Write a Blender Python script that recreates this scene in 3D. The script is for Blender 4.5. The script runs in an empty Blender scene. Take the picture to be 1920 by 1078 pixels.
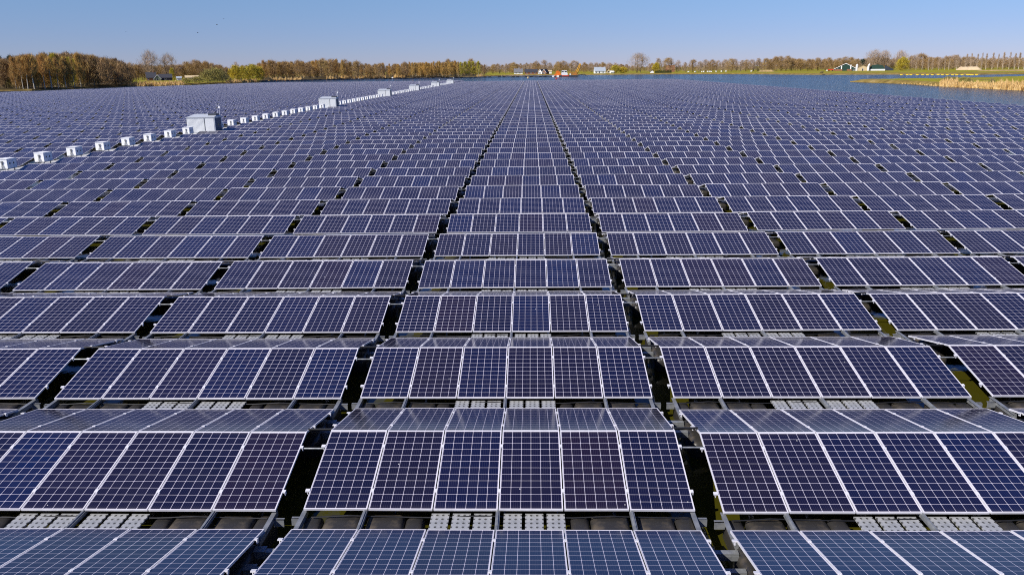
import bpy, math, random
from mathutils import Vector, Matrix
R = math.radians
C = bpy.context.scene.collection
D = bpy.data
SC = bpy.context.scene

# ------------------------------------------------------------------ camera
FPX, PITCH, YAW, ROLL = 1513.28, .2647, .0266, -.012
CAMZ = 7.021
cam = D.cameras.new('camera'); cam.lens = FPX / 1920 * 36; cam.sensor_width = 36; cam.sensor_fit = 'HORIZONTAL'
cam.clip_start = .1; cam.clip_end = 20000
cob = D.objects.new('camera', cam); C.objects.link(cob)
FW = Vector((-math.sin(YAW) * math.cos(PITCH), math.cos(YAW) * math.cos(PITCH), -math.sin(PITCH)))
RT = Vector((math.cos(YAW), math.sin(YAW), 0)); UP = RT.cross(FW)
cr = RT * math.cos(ROLL) + UP * math.sin(ROLL); cu = UP * math.cos(ROLL) - RT * math.sin(ROLL)
cob.matrix_world = Matrix(((cr.x, cu.x, -FW.x, 0), (cr.y, cu.y, -FW.y, 0), (cr.z, cu.z, -FW.z, CAMZ), (0, 0, 0, 1)))
SC.camera = cob

# ------------------------------------------------------------------ sky, sun, exposure
SUN_EL, SUN_ROT = R(41), R(233)
w = D.worlds.new('World'); SC.world = w; w.use_nodes = True
wn = w.node_tree
sky = wn.nodes.new('ShaderNodeTexSky'); sky.sky_type = 'NISHITA'; sky.sun_disc = False
sky.sun_elevation = SUN_EL; sky.sun_rotation = SUN_ROT; sky.air_density = 1.0; sky.dust_density = 0; sky.ozone_density = 8.0; sky.altitude = 4000
tcw = wn.nodes.new('ShaderNodeTexCoord'); spw = wn.nodes.new('ShaderNodeSeparateXYZ'); wn.links.new(tcw.outputs['Generated'], spw.inputs[0])
rpw = wn.nodes.new('ShaderNodeValToRGB'); wn.links.new(spw.outputs[2], rpw.inputs[0])     # mauve spring haze low over the land, by elevation
el = rpw.color_ramp.elements
for _ in range(3): el.new(.5)
for e_, (p_, c_) in zip(el, [(0, (.57, .44, .505)), (.04, (.69, .555, .58)), (.10, (.88, .77, .69)), (.25, (.58, .68, .94)), (.6, (.50, .62, 1.0))]): e_.position = p_; e_.color = c_ + (1,)
mxw = wn.nodes.new('ShaderNodeMix'); mxw.data_type = 'RGBA'; mxw.blend_type = 'MULTIPLY'; mxw.inputs[0].default_value = 1
wn.links.new(sky.outputs[0], mxw.inputs[6]); wn.links.new(rpw.outputs[0], mxw.inputs[7])
wn.links.new(mxw.outputs[2], wn.nodes['Background'].inputs[0])
wn.nodes['Background'].inputs[1].default_value = .128
sun = D.lights.new('sun', 'SUN'); sun.energy = 5.0; sun.angle = R(.5); sun.color = (1, .95, .88)
so = D.objects.new('sun', sun); C.objects.link(so)
SDIR = Vector((math.sin(SUN_ROT) * math.cos(SUN_EL), math.cos(SUN_ROT) * math.cos(SUN_EL), math.sin(SUN_EL)))
so.rotation_euler = SDIR.to_track_quat('Z', 'Y').to_euler(); so.location = (0, 0, 60)
SC.view_settings.view_transform = 'Standard'; SC.view_settings.look = 'None'
SC.view_settings.exposure = .22; SC.view_settings.gamma = 1
SC.render.engine = 'CYCLES'; SC.cycles.use_denoising = False; SC.cycles.filter_width = 1.05; SC.cycles.sample_clamp_direct = 4; SC.cycles.sample_clamp_indirect = 4

# ------------------------------------------------------------------ picture helpers (layout on the ground)
def ray(u, v):
    du, dv = (u - 960) / FPX, (v - 539) / FPX
    return FW + cr * du - cu * dv
def ground(u, v, z=0.0):
    d = ray(u, v); t = (z - CAMZ) / d.z
    return Vector((d.x * t, d.y * t, z))
def bearing(u, dist, v=150):
    d = ray(u, v); h = math.hypot(d.x, d.y)
    return d.x / h * dist, d.y / h * dist
def height_at(u, v, dist):
    d = ray(u, v); return CAMZ + d.z / math.hypot(d.x, d.y) * dist
def project(X, Y, Z):
    p = Vector((X, Y, Z - CAMZ)); zc = p.dot(FW)
    if zc < .2: return None
    return 960 + FPX * p.dot(cr) / zc, 539 - FPX * p.dot(cu) / zc, zc

# ------------------------------------------------------------------ object helpers
def tag(o, label=None, cat=None, group=None, kind=None):
    if label: o['label'] = label
    if cat: o['category'] = cat
    if group: o['group'] = group
    if kind: o['kind'] = kind
    return o
def empty(name, loc=(0, 0, 0), rz=0):
    o = D.objects.new(name, None); o.empty_display_size = .3; C.objects.link(o)
    o.location = loc; o.rotation_euler = (0, 0, rz); return o
def inst(name, mesh, parent=None, loc=(0, 0, 0), rot=(0, 0, 0)):
    o = D.objects.new(name, mesh); C.objects.link(o); o.parent = parent
    o.location = loc; o.rotation_euler = rot; return o
class MB:
    def __init__(s): s.v = []; s.f = []; s.m = []; s.uv = []; s.smooth = False
    def face(s, pts, mi=0, uv=None):
        b = len(s.v); s.v += [tuple(p) for p in pts]; s.f.append(tuple(range(b, b + len(pts)))); s.m.append(mi)
        s.uv.append(uv or [(0, 0)] * len(pts))
    def box(s, x0, x1, y0, y1, z0, z1, mi=0, M=None, taper=0):
        t = taper
        p = [(x0, y0, z0), (x1, y0, z0), (x1, y1, z0), (x0, y1, z0), (x0 + t, y0 + t, z1), (x1 - t, y0 + t, z1), (x1 - t, y1 - t, z1), (x0 + t, y1 - t, z1)]
        if M: p = [M @ Vector(q) for q in p]
        for q in ((3, 2, 1, 0), (4, 5, 6, 7), (0, 1, 5, 4), (1, 2, 6, 5), (2, 3, 7, 6), (3, 0, 4, 7)):
            s.face([p[i] for i in q], mi)
    def tube(s, a, b, ra, rb, n=6, mi=0, cap=True):
        a = Vector(a); b = Vector(b); d = (b - a).normalized()
        x = d.orthogonal().normalized(); y = d.cross(x)
        A = [a + (x * math.cos(k * 2 * math.pi / n) + y * math.sin(k * 2 * math.pi / n)) * ra for k in range(n)]
        B = [b + (x * math.cos(k * 2 * math.pi / n) + y * math.sin(k * 2 * math.pi / n)) * rb for k in range(n)]
        for k in range(n): s.face([A[k], A[(k + 1) % n], B[(k + 1) % n], B[k]], mi)
        if cap: s.face(A[::-1], mi); s.face(B, mi)
    def prism(s, outline, y0, y1, mi=0):          # outline in x,z, extruded along y
        n = len(outline)
        s.face([(x, y0, z) for x, z in outline], mi); s.face([(x, y1, z) for x, z in outline][::-1], mi)
        for k in range(n):
            a, b = outline[k], outline[(k + 1) % n]
            s.face([(a[0], y0, a[1]), (a[0], y1, a[1]), (b[0], y1, b[1]), (b[0], y0, b[1])], mi)
    def mesh(s, name, mats, smooth=False):
        me = D.meshes.new(name); me.from_pydata(s.v, [], s.f); me.update()
        for m in (mats if isinstance(mats, (list, tuple)) else [mats]): me.materials.append(m)
        me.polygons.foreach_set('material_index', s.m)
        ul = me.uv_layers.new(name='UVMap'); flat = [c for f in s.uv for q in f for c in q]
        ul.data.foreach_set('uv', flat)
        if smooth: me.polygons.foreach_set('use_smooth', [True] * len(s.f))
        return me
    def obj(s, name, mats, parent=None, loc=(0, 0, 0), rot=(0, 0, 0), smooth=False):
        return inst(name, s.mesh(name, mats, smooth), parent, loc, rot)
def rounded(L, W, H, r, seg=3):
    """rounded block, L along y, W along x, z from 0 to H"""
    import bmesh
    bm = bmesh.new(); bmesh.ops.create_cube(bm, size=1)
    for v in bm.verts: v.co = Vector((v.co.x * W, v.co.y * L, (v.co.z + .5) * H))
    bmesh.ops.bevel(bm, geom=list(bm.edges), offset=r, segments=seg, profile=.5, affect='EDGES')
    me = D.meshes.new('float'); bm.to_mesh(me); bm.free()
    me.polygons.foreach_set('use_smooth', [True] * len(me.polygons)); return me

# ------------------------------------------------------------------ materials
class NT:
    def __init__(s, name):
        s.m = D.materials.new(name); s.m.use_nodes = True; s.t = s.m.node_tree
        s.b = s.t.nodes['Principled BSDF']
    def n(s, t, **k):
        x = s.t.nodes.new(t)
        for a, b in k.items(): setattr(x, a, b)
        return x
    def l(s, a, b): s.t.links.new(a, b)
    def math(s, op, a, b=None, c=None):
        x = s.n('ShaderNodeMath', operation=op)
        for i, q in enumerate((a, b, c)):
            if q is None: continue
            if isinstance(q, (int, float)): x.inputs[i].default_value = q
            else: s.l(q, x.inputs[i])
        return x.outputs[0]
    def mix(s, f, a, b):
        x = s.n('ShaderNodeMix', data_type='RGBA')
        for i, q in ((0, f), (6, a), (7, b)):
            if isinstance(q, (int, float)): x.inputs[i].default_value = q
            elif isinstance(q, tuple): x.inputs[i].default_value = q + (1,)
            else: s.l(q, x.inputs[i])
        return x.outputs[2]
    def noise(s, scale, detail=4, coord='Object', rough=.55):
        tc = s.n('ShaderNodeTexCoord'); x = s.n('ShaderNodeTexNoise')
        x.inputs['Scale'].default_value = scale; x.inputs['Detail'].default_value = detail; x.inputs['Roughness'].default_value = rough
        s.l(tc.outputs[coord], x.inputs['Vector']); return x.outputs[0]
    def ramp(s, f, stops, interp='LINEAR'):
        x = s.n('ShaderNodeValToRGB'); x.color_ramp.interpolation = interp
        e = x.color_ramp.elements
        while len(e) < len(stops): e.new(.5)
        for q, (p, c) in zip(e, stops): q.position = p; q.color = c + (1,)
        s.l(f, x.inputs[0]); return x.outputs[0]
    def out(s, col=None, rough=.6, metal=0, ior=1.45, bump=None, dist=.01, strength=.5, spec=.5):
        if isinstance(col, tuple): s.b.inputs['Base Color'].default_value = col + (1,)
        elif col is not None: s.l(col, s.b.inputs['Base Color'])
        if isinstance(rough, (int, float)): s.b.inputs['Roughness'].default_value = rough
        else: s.l(rough, s.b.inputs['Roughness'])
        s.b.inputs['Metallic'].default_value = metal; s.b.inputs['IOR'].default_value = ior
        s.b.inputs['Specular IOR Level'].default_value = spec
        if bump is not None:
            x = s.n('ShaderNodeBump'); x.inputs['Distance'].default_value = dist; x.inputs['Strength'].default_value = strength
            s.l(bump, x.inputs['Height']); s.l(x.outputs[0], s.b.inputs['Normal'])
        return s.m
def plain(name, col, rough=.6, metal=0, var=.15, scale=6, spec=.5):
    t = NT(name); f = t.noise(scale)
    a = tuple(c * (1 - var) for c in col); b = tuple(min(1, c * (1 + var)) for c in col)
    return t.out(t.ramp(f, [(.3, a), (.7, b)]), rough, metal, spec=spec)

def solar_material():
    t = NT('solar_cells')
    uv = t.n('ShaderNodeUVMap'); sp = t.n('ShaderNodeSeparateXYZ'); t.l(uv.outputs[0], sp.inputs[0])
    u, v = sp.outputs[0], sp.outputs[1]
    fu = t.math('FRACT', t.math('MULTIPLY', u, 6)); fv = t.math('FRACT', t.math('MULTIPLY', v, 12))
    au = t.math('ABSOLUTE', t.math('SUBTRACT', fu, .5)); av = t.math('ABSOLUTE', t.math('SUBTRACT', fv, .5))
    line = t.math('MAXIMUM', t.math('GREATER_THAN', au, .5 - LINEW), t.math('GREATER_THAN', av, .5 - LINEW * .95))
    dia = t.math('GREATER_THAN', t.math('ADD', au, av), .925)
    line = t.math('MAXIMUM', line, dia)
    du = t.math('ABSOLUTE', t.math('SUBTRACT', u, .5)); dv = t.math('ABSOLUTE', t.math('SUBTRACT', v, .5))
    line = t.math('MAXIMUM', line, t.math('MAXIMUM', t.math('GREATER_THAN', du, .5), t.math('GREATER_THAN', dv, .5)))
    frame = t.math('MAXIMUM', t.math('GREATER_THAN', du, .5125), t.math('GREATER_THAN', dv, .5065))
    at = t.n('ShaderNodeAttribute', attribute_name='pid'); oi = t.n('ShaderNodeObjectInfo')
    rnd = t.math('FRACT', t.math('ADD', at.outputs['Fac'], oi.outputs['Random']))
    cell = t.ramp(rnd, [(0, (.0045, .0068, .034)), (.2, (.0065, .0068, .024)), (.4, (.0110, .0078, .022)), (.54, (.0046, .0082, .040)), (.72, (.0082, .0072, .025)), (.86, (.0036, .0100, .052)), (.96, (.0130, .0080, .023))])
    # each cell of a panel a touch lighter or darker
    cx = t.n('ShaderNodeCombineXYZ'); t.l(t.math('FLOOR', t.math('MULTIPLY', u, 6)), cx.inputs[0]); t.l(t.math('FLOOR', t.math('MULTIPLY', v, 12)), cx.inputs[1]); t.l(t.math('MULTIPLY', rnd, 91), cx.inputs[2])
    wn_ = t.n('ShaderNodeTexWhiteNoise'); t.l(cx.outputs[0], wn_.inputs[0])
    cell = t.mix(t.math('MULTIPLY', wn_.outputs[0], .45), cell, (.013, .012, .036))
    # thin vertical busbars
    fb = t.math('FRACT', t.math('MULTIPLY', u, 30)); bus = t.math('LESS_THAN', t.math('ABSOLUTE', t.math('SUBTRACT', fb, .5)), .05)
    cell = t.mix(t.math('MULTIPLY', bus, .20), cell, (.16, .16, .21))
    col = t.mix(line, cell, (.62, .58, .66))
    # dust, and a few droppings
    d = t.noise(1.3, 6, 'Object'); dust = t.math('MULTIPLY', t.math('MAXIMUM', t.math('SUBTRACT', d, .45), 0), .05)
    col = t.mix(dust, col, (.35, .33, .30))
    edge = t.math('MAXIMUM', t.math('SUBTRACT', dv, .455), 0)
    col = t.mix(t.math('MULTIPLY', t.math('MULTIPLY', edge, 2.2), d), col, (.30, .27, .22))
    cx2 = t.n('ShaderNodeCombineXYZ'); t.l(u, cx2.inputs[0]); t.l(t.math('MULTIPLY', v, 2), cx2.inputs[1]); t.l(t.math('MULTIPLY', rnd, 37), cx2.inputs[2])
    vo = t.n('ShaderNodeTexVoronoi'); vo.inputs['Scale'].default_value = 2.3; t.l(cx2.outputs[0], vo.inputs['Vector'])
    drop = t.math('LESS_THAN', vo.outputs['Distance'], .027)
    col = t.mix(t.math('MULTIPLY', drop, .85), col, (.7, .69, .66))
    col = t.mix(frame, col, (.60, .60, .66))
    rough = t.math('ADD', .13, t.math('MULTIPLY', frame, .3))
    return t.out(col, rough, ior=1.45)
LINEW = .0168
M_SOLAR = solar_material()
M_FRAME = plain('frame_aluminium', (.66, .65, .68), .38, .0, .06)
def galv():
    t = NT('galvanised_steel'); f = t.noise(9, 5)
    return t.out(t.ramp(f, [(.3, (.17, .18, .19)), (.7, (.33, .34, .34))]), .42, .35, bump=f, dist=.003)
M_GALV = galv()
def grating():
    t = NT('tread_plate'); tc = t.n('ShaderNodeTexCoord'); sp = t.n('ShaderNodeSeparateXYZ'); t.l(tc.outputs['Object'], sp.inputs[0])
    fx = t.math('FRACT', t.math('MULTIPLY', sp.outputs[0], 11)); fy = t.math('FRACT', t.math('MULTIPLY', sp.outputs[1], 9))
    a = t.math('ADD', t.math('POWER', t.math('SUBTRACT', fx, .5), 2), t.math('POWER', t.math('SUBTRACT', fy, .5), 2))
    hole = t.math('LESS_THAN', a, .045)
    ring = t.math('LESS_THAN', a, .12)
    n = t.noise(5, 4)
    base = t.ramp(n, [(.3, (.33, .34, .34)), (.7, (.52, .52, .51))])
    col = t.mix(hole, base, (.10, .10, .09))
    h = t.math('SUBTRACT', ring, t.math('MULTIPLY', hole, 2))
    return t.out(col, .4, .25, bump=h, dist=.006, strength=.8)
M_GRATE = grating()
def floatmat():
    t = NT('black_float_plastic'); n = t.noise(3.5, 6); n2 = t.noise(40, 3)
    g = t.n('ShaderNodeNewGeometry'); s = t.n('ShaderNodeSeparateXYZ'); t.l(g.outputs['Normal'], s.inputs[0])
    dirt = t.math('MULTIPLY', t.math('MAXIMUM', s.outputs[2], 0), t.math('MAXIMUM', t.math('SUBTRACT', n, .42), 0))
    col = t.mix(t.math('MULTIPLY', dirt, 3.0), (.030, .028, .026), (.14, .11, .07))
    return t.out(col, .42, bump=n2, dist=.004, strength=.4)
M_FLOAT = floatmat()
M_BLACK = plain('black_rubber', (.012, .012, .013), .5, 0, .2)
def water():
    t = NT('lake_water')
    tc = t.n('ShaderNodeTexCoord'); mp = t.n('ShaderNodeMapping'); mp.inputs['Scale'].default_value = (1, .55, 1); mp.inputs['Rotation'].default_value = (0, 0, .5)
    t.l(tc.outputs['Object'], mp.inputs[0])
    n1 = t.n('ShaderNodeTexNoise'); n1.inputs['Scale'].default_value = .9; n1.inputs['Detail'].default_value = 6; n1.inputs['Roughness'].default_value = .62; t.l(mp.outputs[0], n1.inputs['Vector'])
    n2 = t.n('ShaderNodeTexNoise'); n2.inputs['Scale'].default_value = .012; n2.inputs['Detail'].default_value = 3; t.l(tc.outputs['Object'], n2.inputs['Vector'])
    b = t.n('ShaderNodeBump'); b.inputs['Distance'].default_value = 2.3
    # sheltered, nearly flat water between the rafts, ruffled water outside the array
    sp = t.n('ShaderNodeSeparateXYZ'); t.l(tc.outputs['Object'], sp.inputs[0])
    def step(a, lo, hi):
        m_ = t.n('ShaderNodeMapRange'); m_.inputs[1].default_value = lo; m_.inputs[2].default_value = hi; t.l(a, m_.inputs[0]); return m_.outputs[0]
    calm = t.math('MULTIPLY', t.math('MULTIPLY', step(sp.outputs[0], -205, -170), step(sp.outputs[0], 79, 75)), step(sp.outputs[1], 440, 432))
    lee = t.math('MAXIMUM', calm, t.math('MULTIPLY', step(sp.outputs[0], -150, -230), .75))
    st = t.math('MULTIPLY', t.math('MAXIMUM', t.math('SUBTRACT', n2.outputs[0], .12), .05), 2.5)
    t.l(t.math('MULTIPLY', st, t.math('SUBTRACT', 1, t.math('MULTIPLY', lee, .975))), b.inputs['Strength'])
    t.l(n1.outputs[0], b.inputs['Height']); t.l(b.outputs[0], t.b.inputs['Normal'])
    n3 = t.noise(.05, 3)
    return t.out(t.mix(calm, (.004, .030, .062), t.ramp(n3, [(.35, (.042, .040, .004)), (.65, (.054, .048, .004))])), t.math('SUBTRACT', .15, t.math('MULTIPLY', calm, .13)), ior=1.333)  # blue base of the open water paints in the sky it reflects
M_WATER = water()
def landmat():
    t = NT('meadow'); at = t.n('ShaderNodeAttribute', attribute_name='bank'); aw = t.n('ShaderNodeAttribute', attribute_name='litter')
    n1 = t.noise(.02, 5); n2 = t.noise(.25, 5)
    green = t.ramp(n2, [(.3, (.20, .20, .010)), (.7, (.34, .29, .022))])
    field = t.mix(t.math('MULTIPLY', t.math('GREATER_THAN', n1, .56), .75), green, (.20, .145, .045))
    brown = t.ramp(n2, [(.3, (.12, .085, .02)), (.55, (.26, .18, .05)), (.75, (.36, .27, .12))])
    f = t.math('ADD', at.outputs['Fac'], t.math('MULTIPLY', t.math('SUBTRACT', n2, .5), .9))
    f = t.math('MINIMUM', t.math('MAXIMUM', t.math('MULTIPLY', t.math('SUBTRACT', f, .35), 3), 0), 1)
    return t.out(t.mix(aw.outputs['Fac'], t.mix(f, field, brown), t.ramp(n2, [(.35, (.05, .036, .016)), (.65, (.10, .075, .03))])), .9, spec=.1)
M_LAND = landmat()
def twigs(name, cols, trans=0):
    t = NT(name); oi = t.n('ShaderNodeObjectInfo'); g = t.n('ShaderNodeTexCoord'); n = t.n('ShaderNodeTexNoise'); n.inputs['Scale'].default_value = .35; n.inputs['Detail'].default_value = 2
    t.l(g.outputs['Object'], n.inputs['Vector'])
    f = t.math('ADD', t.math('MULTIPLY', t.math('SUBTRACT', n.outputs[0], .5), 1.6), oi.outputs['Random'])
    return t.out(t.ramp(f, [(k / (len(cols) - 1), c) for k, c in enumerate(cols)]), .85, spec=.1)
M_TW = {
    'birch': twigs('russet_twigs', [(.50, .275, .085), (.42, .275, .10), (.55, .35, .095), (.48, .265, .08)]),
    'spring': twigs('yellow_green_buds', [(.46, .39, .045), (.36, .32, .055), (.52, .42, .05)]),
    'round': twigs('brown_twigs', [(.31, .20, .095), (.42, .27, .105), (.34, .225, .12), (.44, .30, .11)]),
    'grey': twigs('grey_brown_twigs', [(.36, .265, .18), (.45, .325, .22), (.40, .305, .225)]),
    'willow': twigs('yellow_willow_twigs', [(.52, .39, .04), (.42, .35, .05), (.58, .43, .05)]),
    'bush': twigs('olive_twigs', [(.28, .24, .085), (.36, .31, .085), (.28, .225, .11)]),
    'pine': twigs('pine_needles', [(0.023, 0.044, 0.031), (0.039, 0.065, 0.046)]),
    'wood': twigs('woodland_twigs', [(0.260, 0.176, 0.098), (0.351, 0.227, 0.104), (0.312, 0.221, 0.137)]),
}
M_BARK = plain('brown_bark', (.10, .075, .05), .9, 0, .3, 2, .1)
M_PALEBARK = plain('pale_bark', (.52, .45, .33), .8, 0, .3, 2, .1)
M_REED = None
def reedmat():
    t = NT('dry_reed'); n = t.noise(.6, 3)
    return t.out(t.ramp(n, [(.3, (.50, .30, .09)), (.55, (.72, .49, .20)), (.75, (.82, .62, .32))]), .8, spec=.1)
M_REED = reedmat()

# ------------------------------------------------------------------ water and land
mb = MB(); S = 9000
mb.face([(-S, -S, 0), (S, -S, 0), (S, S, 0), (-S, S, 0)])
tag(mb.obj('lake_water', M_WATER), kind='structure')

SHORE = [(-400, 187), (0, 171), (60, 170), (130, 167), (232, 162.5), (300, 162), (380, 159), (430, 157), (480, 154.5), (560, 151.5), (640, 148.5), (720, 147.3), (800, 145.6), (900, 144), (960, 142.3), (1080, 141.2), (1200, 140.2), (1330, 139.6), (1440, 140), (1520, 140.8), (1700, 140.4), (1830, 140.6), (1920, 139.6), (2300, 134)]
def interp(tab, u):
    for (a, va), (b, vb) in zip(tab, tab[1:]):
        if a <= u <= b: return va + (vb - va) * (u - a) / (b - a)
    return tab[-1][1]
def land(name, us, near, rings):
    rnd = random.Random(5); V = []; F = []; A = []; Lt = []
    for i, u in enumerate(us):
        p = near(u); d = p.length; q = p.normalized()
        for off, z, bk in rings(u, d):
            r = d + off + (rnd.uniform(-.4, .4) if 0 < off < 30 else 0)
            V.append((q.x * r, q.y * r, z + (rnd.uniform(-.08, .08) if off > 0 else 0))); A.append(bk); Lt.append(1.0 if name == 'land' and (u < 246 or 482 < u < 902) and 1 < off < 300 else 0.0)
    n = len(rings(us[0], 300))
    for i in range(len(us) - 1):
        for k in range(n - 1):
            a = i * n + k; F.append((a, a + n, a + n + 1, a + 1))
    me = D.meshes.new(name); me.from_pydata(V, [], F); me.materials.append(M_LAND)
    at = me.attributes.new('bank', 'FLOAT', 'POINT'); at.data.foreach_set('value', A)
    me.attributes.new('litter', 'FLOAT', 'POINT').data.foreach_set('value', Lt); me.update()
    return inst(name, me)
def far_rings(u, d):
    k = 1 if u > 1180 else .55
    return [(-2, -.4, .8), (0, .02, .9), (1.5, .5, .8), (5, .75, .75), (14 * k, .9, .62), (34 * k, 1.0, .45), (60 * k, 1.05, .15), (110, 1.1, .05), (240, 1.1, 0), (600, 1.2, 0), (1500, 1.5, 0), (6000, 2, 0)]
tag(land('land', [x * 12 for x in range(-33, 192)], lambda u: ground(u, interp(SHORE, u)), far_rings), kind='structure')
SPIT_N = [(1594, 154.3), (1640, 155.8), (1700, 158.2), (1760, 162.3), (1850, 167), (1920, 170.5), (2100, 181), (2300, 195)]
SPIT_F = [(1594, 153.9), (1640, 152.6), (1700, 151), (1760, 150), (1800, 148.4), (1850, 146.6), (1920, 144.4), (2100, 138.5), (2300, 134)]
def spit_rings(u, d):
    w_ = ground(u, interp(SPIT_F, u)).length - d
    h = min(1.15, w_ * .05)
    return [(-1, -.3, .9), (0, .02, .95), (min(2, w_ * .1), h * .55, .9), (min(5, w_ * .2), h * .85, .8), (min(12, w_ * .35), h, .45), (min(25, w_ * .5), h, .0), (w_ * .8, h * .9, .2), (w_ * .95, h * .4, .5), (w_, 0, .8), (w_ + 1, -.3, .8)]
spit = land('grass_spit', [1594 + x * 10 for x in range(0, 71)], lambda u: ground(u, interp(SPIT_N, u)), spit_rings)
tag(spit, kind='structure')

# ------------------------------------------------------------------ floating solar rafts
P, PX, X0, Y0, AA, HR, ZL, RW = 4.4025, 6.4698, -3.5815, 2.3112, 1.92, .4179, .45, 6.05
PW, PL, PT = .992, 1.956, .035
TILT = math.atan2(HR, AA); PP = (RW - PW) / 5
def glass_mesh():
    m = MB(); a, b = PW / 2 - .0105, PL / 2 - .0105; e = .0075
    m.face([(-a, -b, -.003), (a, -b, -.003), (a, b, -.003), (-a, b, -.003)], 0, [(-e, -e * .6), (1 + e, -e * .6), (1 + e, 1 + e * .6), (-e, 1 + e * .6)])
    m.face([(-a, b, -.009), (a, b, -.009), (a, -b, -.009), (-a, -b, -.009)], 1)
    return m
def frame_into(m, mi, clamps):
    A, B, a, b = PW / 2, PL / 2, PW / 2 - .0105, PL / 2 - .0105
    o = [(-A, -B), (A, -B), (A, B), (-A, B)]; i = [(-a, -b), (a, -b), (a, b), (-a, b)]
    for k in range(4):
        p, q, r, s = o[k], o[(k + 1) % 4], i[(k + 1) % 4], i[k]
        m.face([(*p, 0), (*q, 0), (*r, 0), (*s, 0)], mi)
        m.face([(*p, -PT), (*q, -PT), (*q, 0), (*p, 0)], mi)
        m.face([(*s, 0), (*r, 0), (*r, -PT), (*s, -PT)], mi)
        m.face([(*s, -PT), (*r, -PT), (*q, -PT), (*p, -PT)], mi)
    for side in clamps:
        for y in (-.56, .56):
            x = side * (A + (PP - PW) / 2)
            if 'L' in str(clamps) and side < 0: pass
            m.box(x - .028, x + .028, y - .035, y + .035, -.02, .008, mi)
def end_clamps(m, mi, s):
    for y in (-.56, .56):
        x = s * PW / 2
        m.box(min(x, x + s * .07), max(x, x + s * .045), y - .03, y + .03, -.012, .009, mi)
        m.box(min(x + s * .032, x + s * .044), max(x + s * .032, x + s * .044), y - .03, y + .03, -.06, -.012, mi)
FR, MID = {}, {}
for key in 'LMR':
    for store, merged in ((FR, False), (MID, True)):
        m = glass_mesh() if merged else MB()
        mi = 1 if merged else 0
        frame_into(m, mi, (1,) if key in 'LM' else ())
        if key == 'L': end_clamps(m, mi, -1)
        if key == 'R': end_clamps(m, mi, 1)
        store[key] = m.mesh('solar_panel' if merged else 'panel_frame', [M_SOLAR, M_FRAME] if merged else [M_FRAME])
GLASS = glass_mesh().mesh('solar_panel', [M_SOLAR, M_FRAME])
def mesh_of(fn, name, mats, smooth=False):
    m = MB(); fn(m); return m.mesh(name, mats, smooth)
YT = -AA - .25                                             # middle of the trough in front of the raft
FLOAT_BIG = rounded(.70, .60, .41, .10); FLOAT_SMALL = rounded(.68, .30, .40, .09); FLOAT_END = rounded(.66, .40, .42, .11)
for f in (FLOAT_BIG, FLOAT_SMALL, FLOAT_END): f.materials.append(M_FLOAT)
RAIL = mesh_of(lambda m: (m.box(-.032, .032, -AA - .62, AA, .36, .42), m.box(-.012, .012, -AA - .62, AA, .42, .435)), 'support_rail', [M_GALV])
PLATE = mesh_of(lambda m: m.box(-.14, .14, -.33, .33, .335, .36), 'walkway_plate', [M_GRATE])
ENDRAIL = mesh_of(lambda m: (m.box(-.022, .022, -AA - .78, -AA + .10, .30, .385), m.box(-.05, .022, -AA - .78, -AA + .10, .385, .393)), 'end_rail', [M_GALV])
def bracket(m):
    m.box(0, .16, -.012, .012, .24, .36); m.box(.0, .16, -.012, .05, .352, .36)
BRACKET = mesh_of(bracket, 'connector_bracket', [M_GALV])
BEAM = mesh_of(lambda m: (m.box(-.04, .46, -.05, .05, .30, .33), m.box(-.04, .46, -.055, -.045, .22, .30), m.box(-.05, .12, -.06, .09, .332, .345)), 'cross_beam', [M_GALV])
ROD = mesh_of(lambda m: m.tube((0, 0, 0), (PX - RW, 0, 0), .016, .016, 6), 'link_rod', [M_GALV])
CABLE = mesh_of(lambda m: m.tube((-.02, 0, 0), (PX - RW + .02, .05, -.02), .022, .022, 6), 'cable_conduit', [M_BLACK])
def trough_cable(m):
    pts = [(x, -AA - .04 + .02 * math.sin(x * 3.1), .375 - .05 * abs(math.sin(x * 1.56 + .5))) for x in [-2.9 + k * .29 for k in range(21)]]
    for a, b in zip(pts, pts[1:]): m.tube(a, b, .011, .011, 5, 0, False)
TCABLE = mesh_of(trough_cable, 'power_cable', [M_BLACK])
KEYS = 'LMMMMR'
rj = random.Random(11)
def raft_panels(root, near, skip=0):
    for side in (0, 1):
        for i in range(skip, 6):
            x = -RW / 2 + PW / 2 + i * PP
            y = -AA / 2 - .002 if side == 0 else AA / 2 + .002
            rx = TILT if side == 0 else -TILT
            rot = (rx + rj.gauss(0, .0022), rj.gauss(0, .0016), rj.gauss(0, .0006))
            k = KEYS[i]
            if near:
                p = inst('solar_panel', GLASS, root, (x, y, ZL + HR / 2 + side * .007), rot)
                inst('panel_frame', FR[k], p)
            else:
                inst('solar_panel', MID[k], root, (x, y, ZL + HR / 2 + side * .007), rot)
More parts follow.
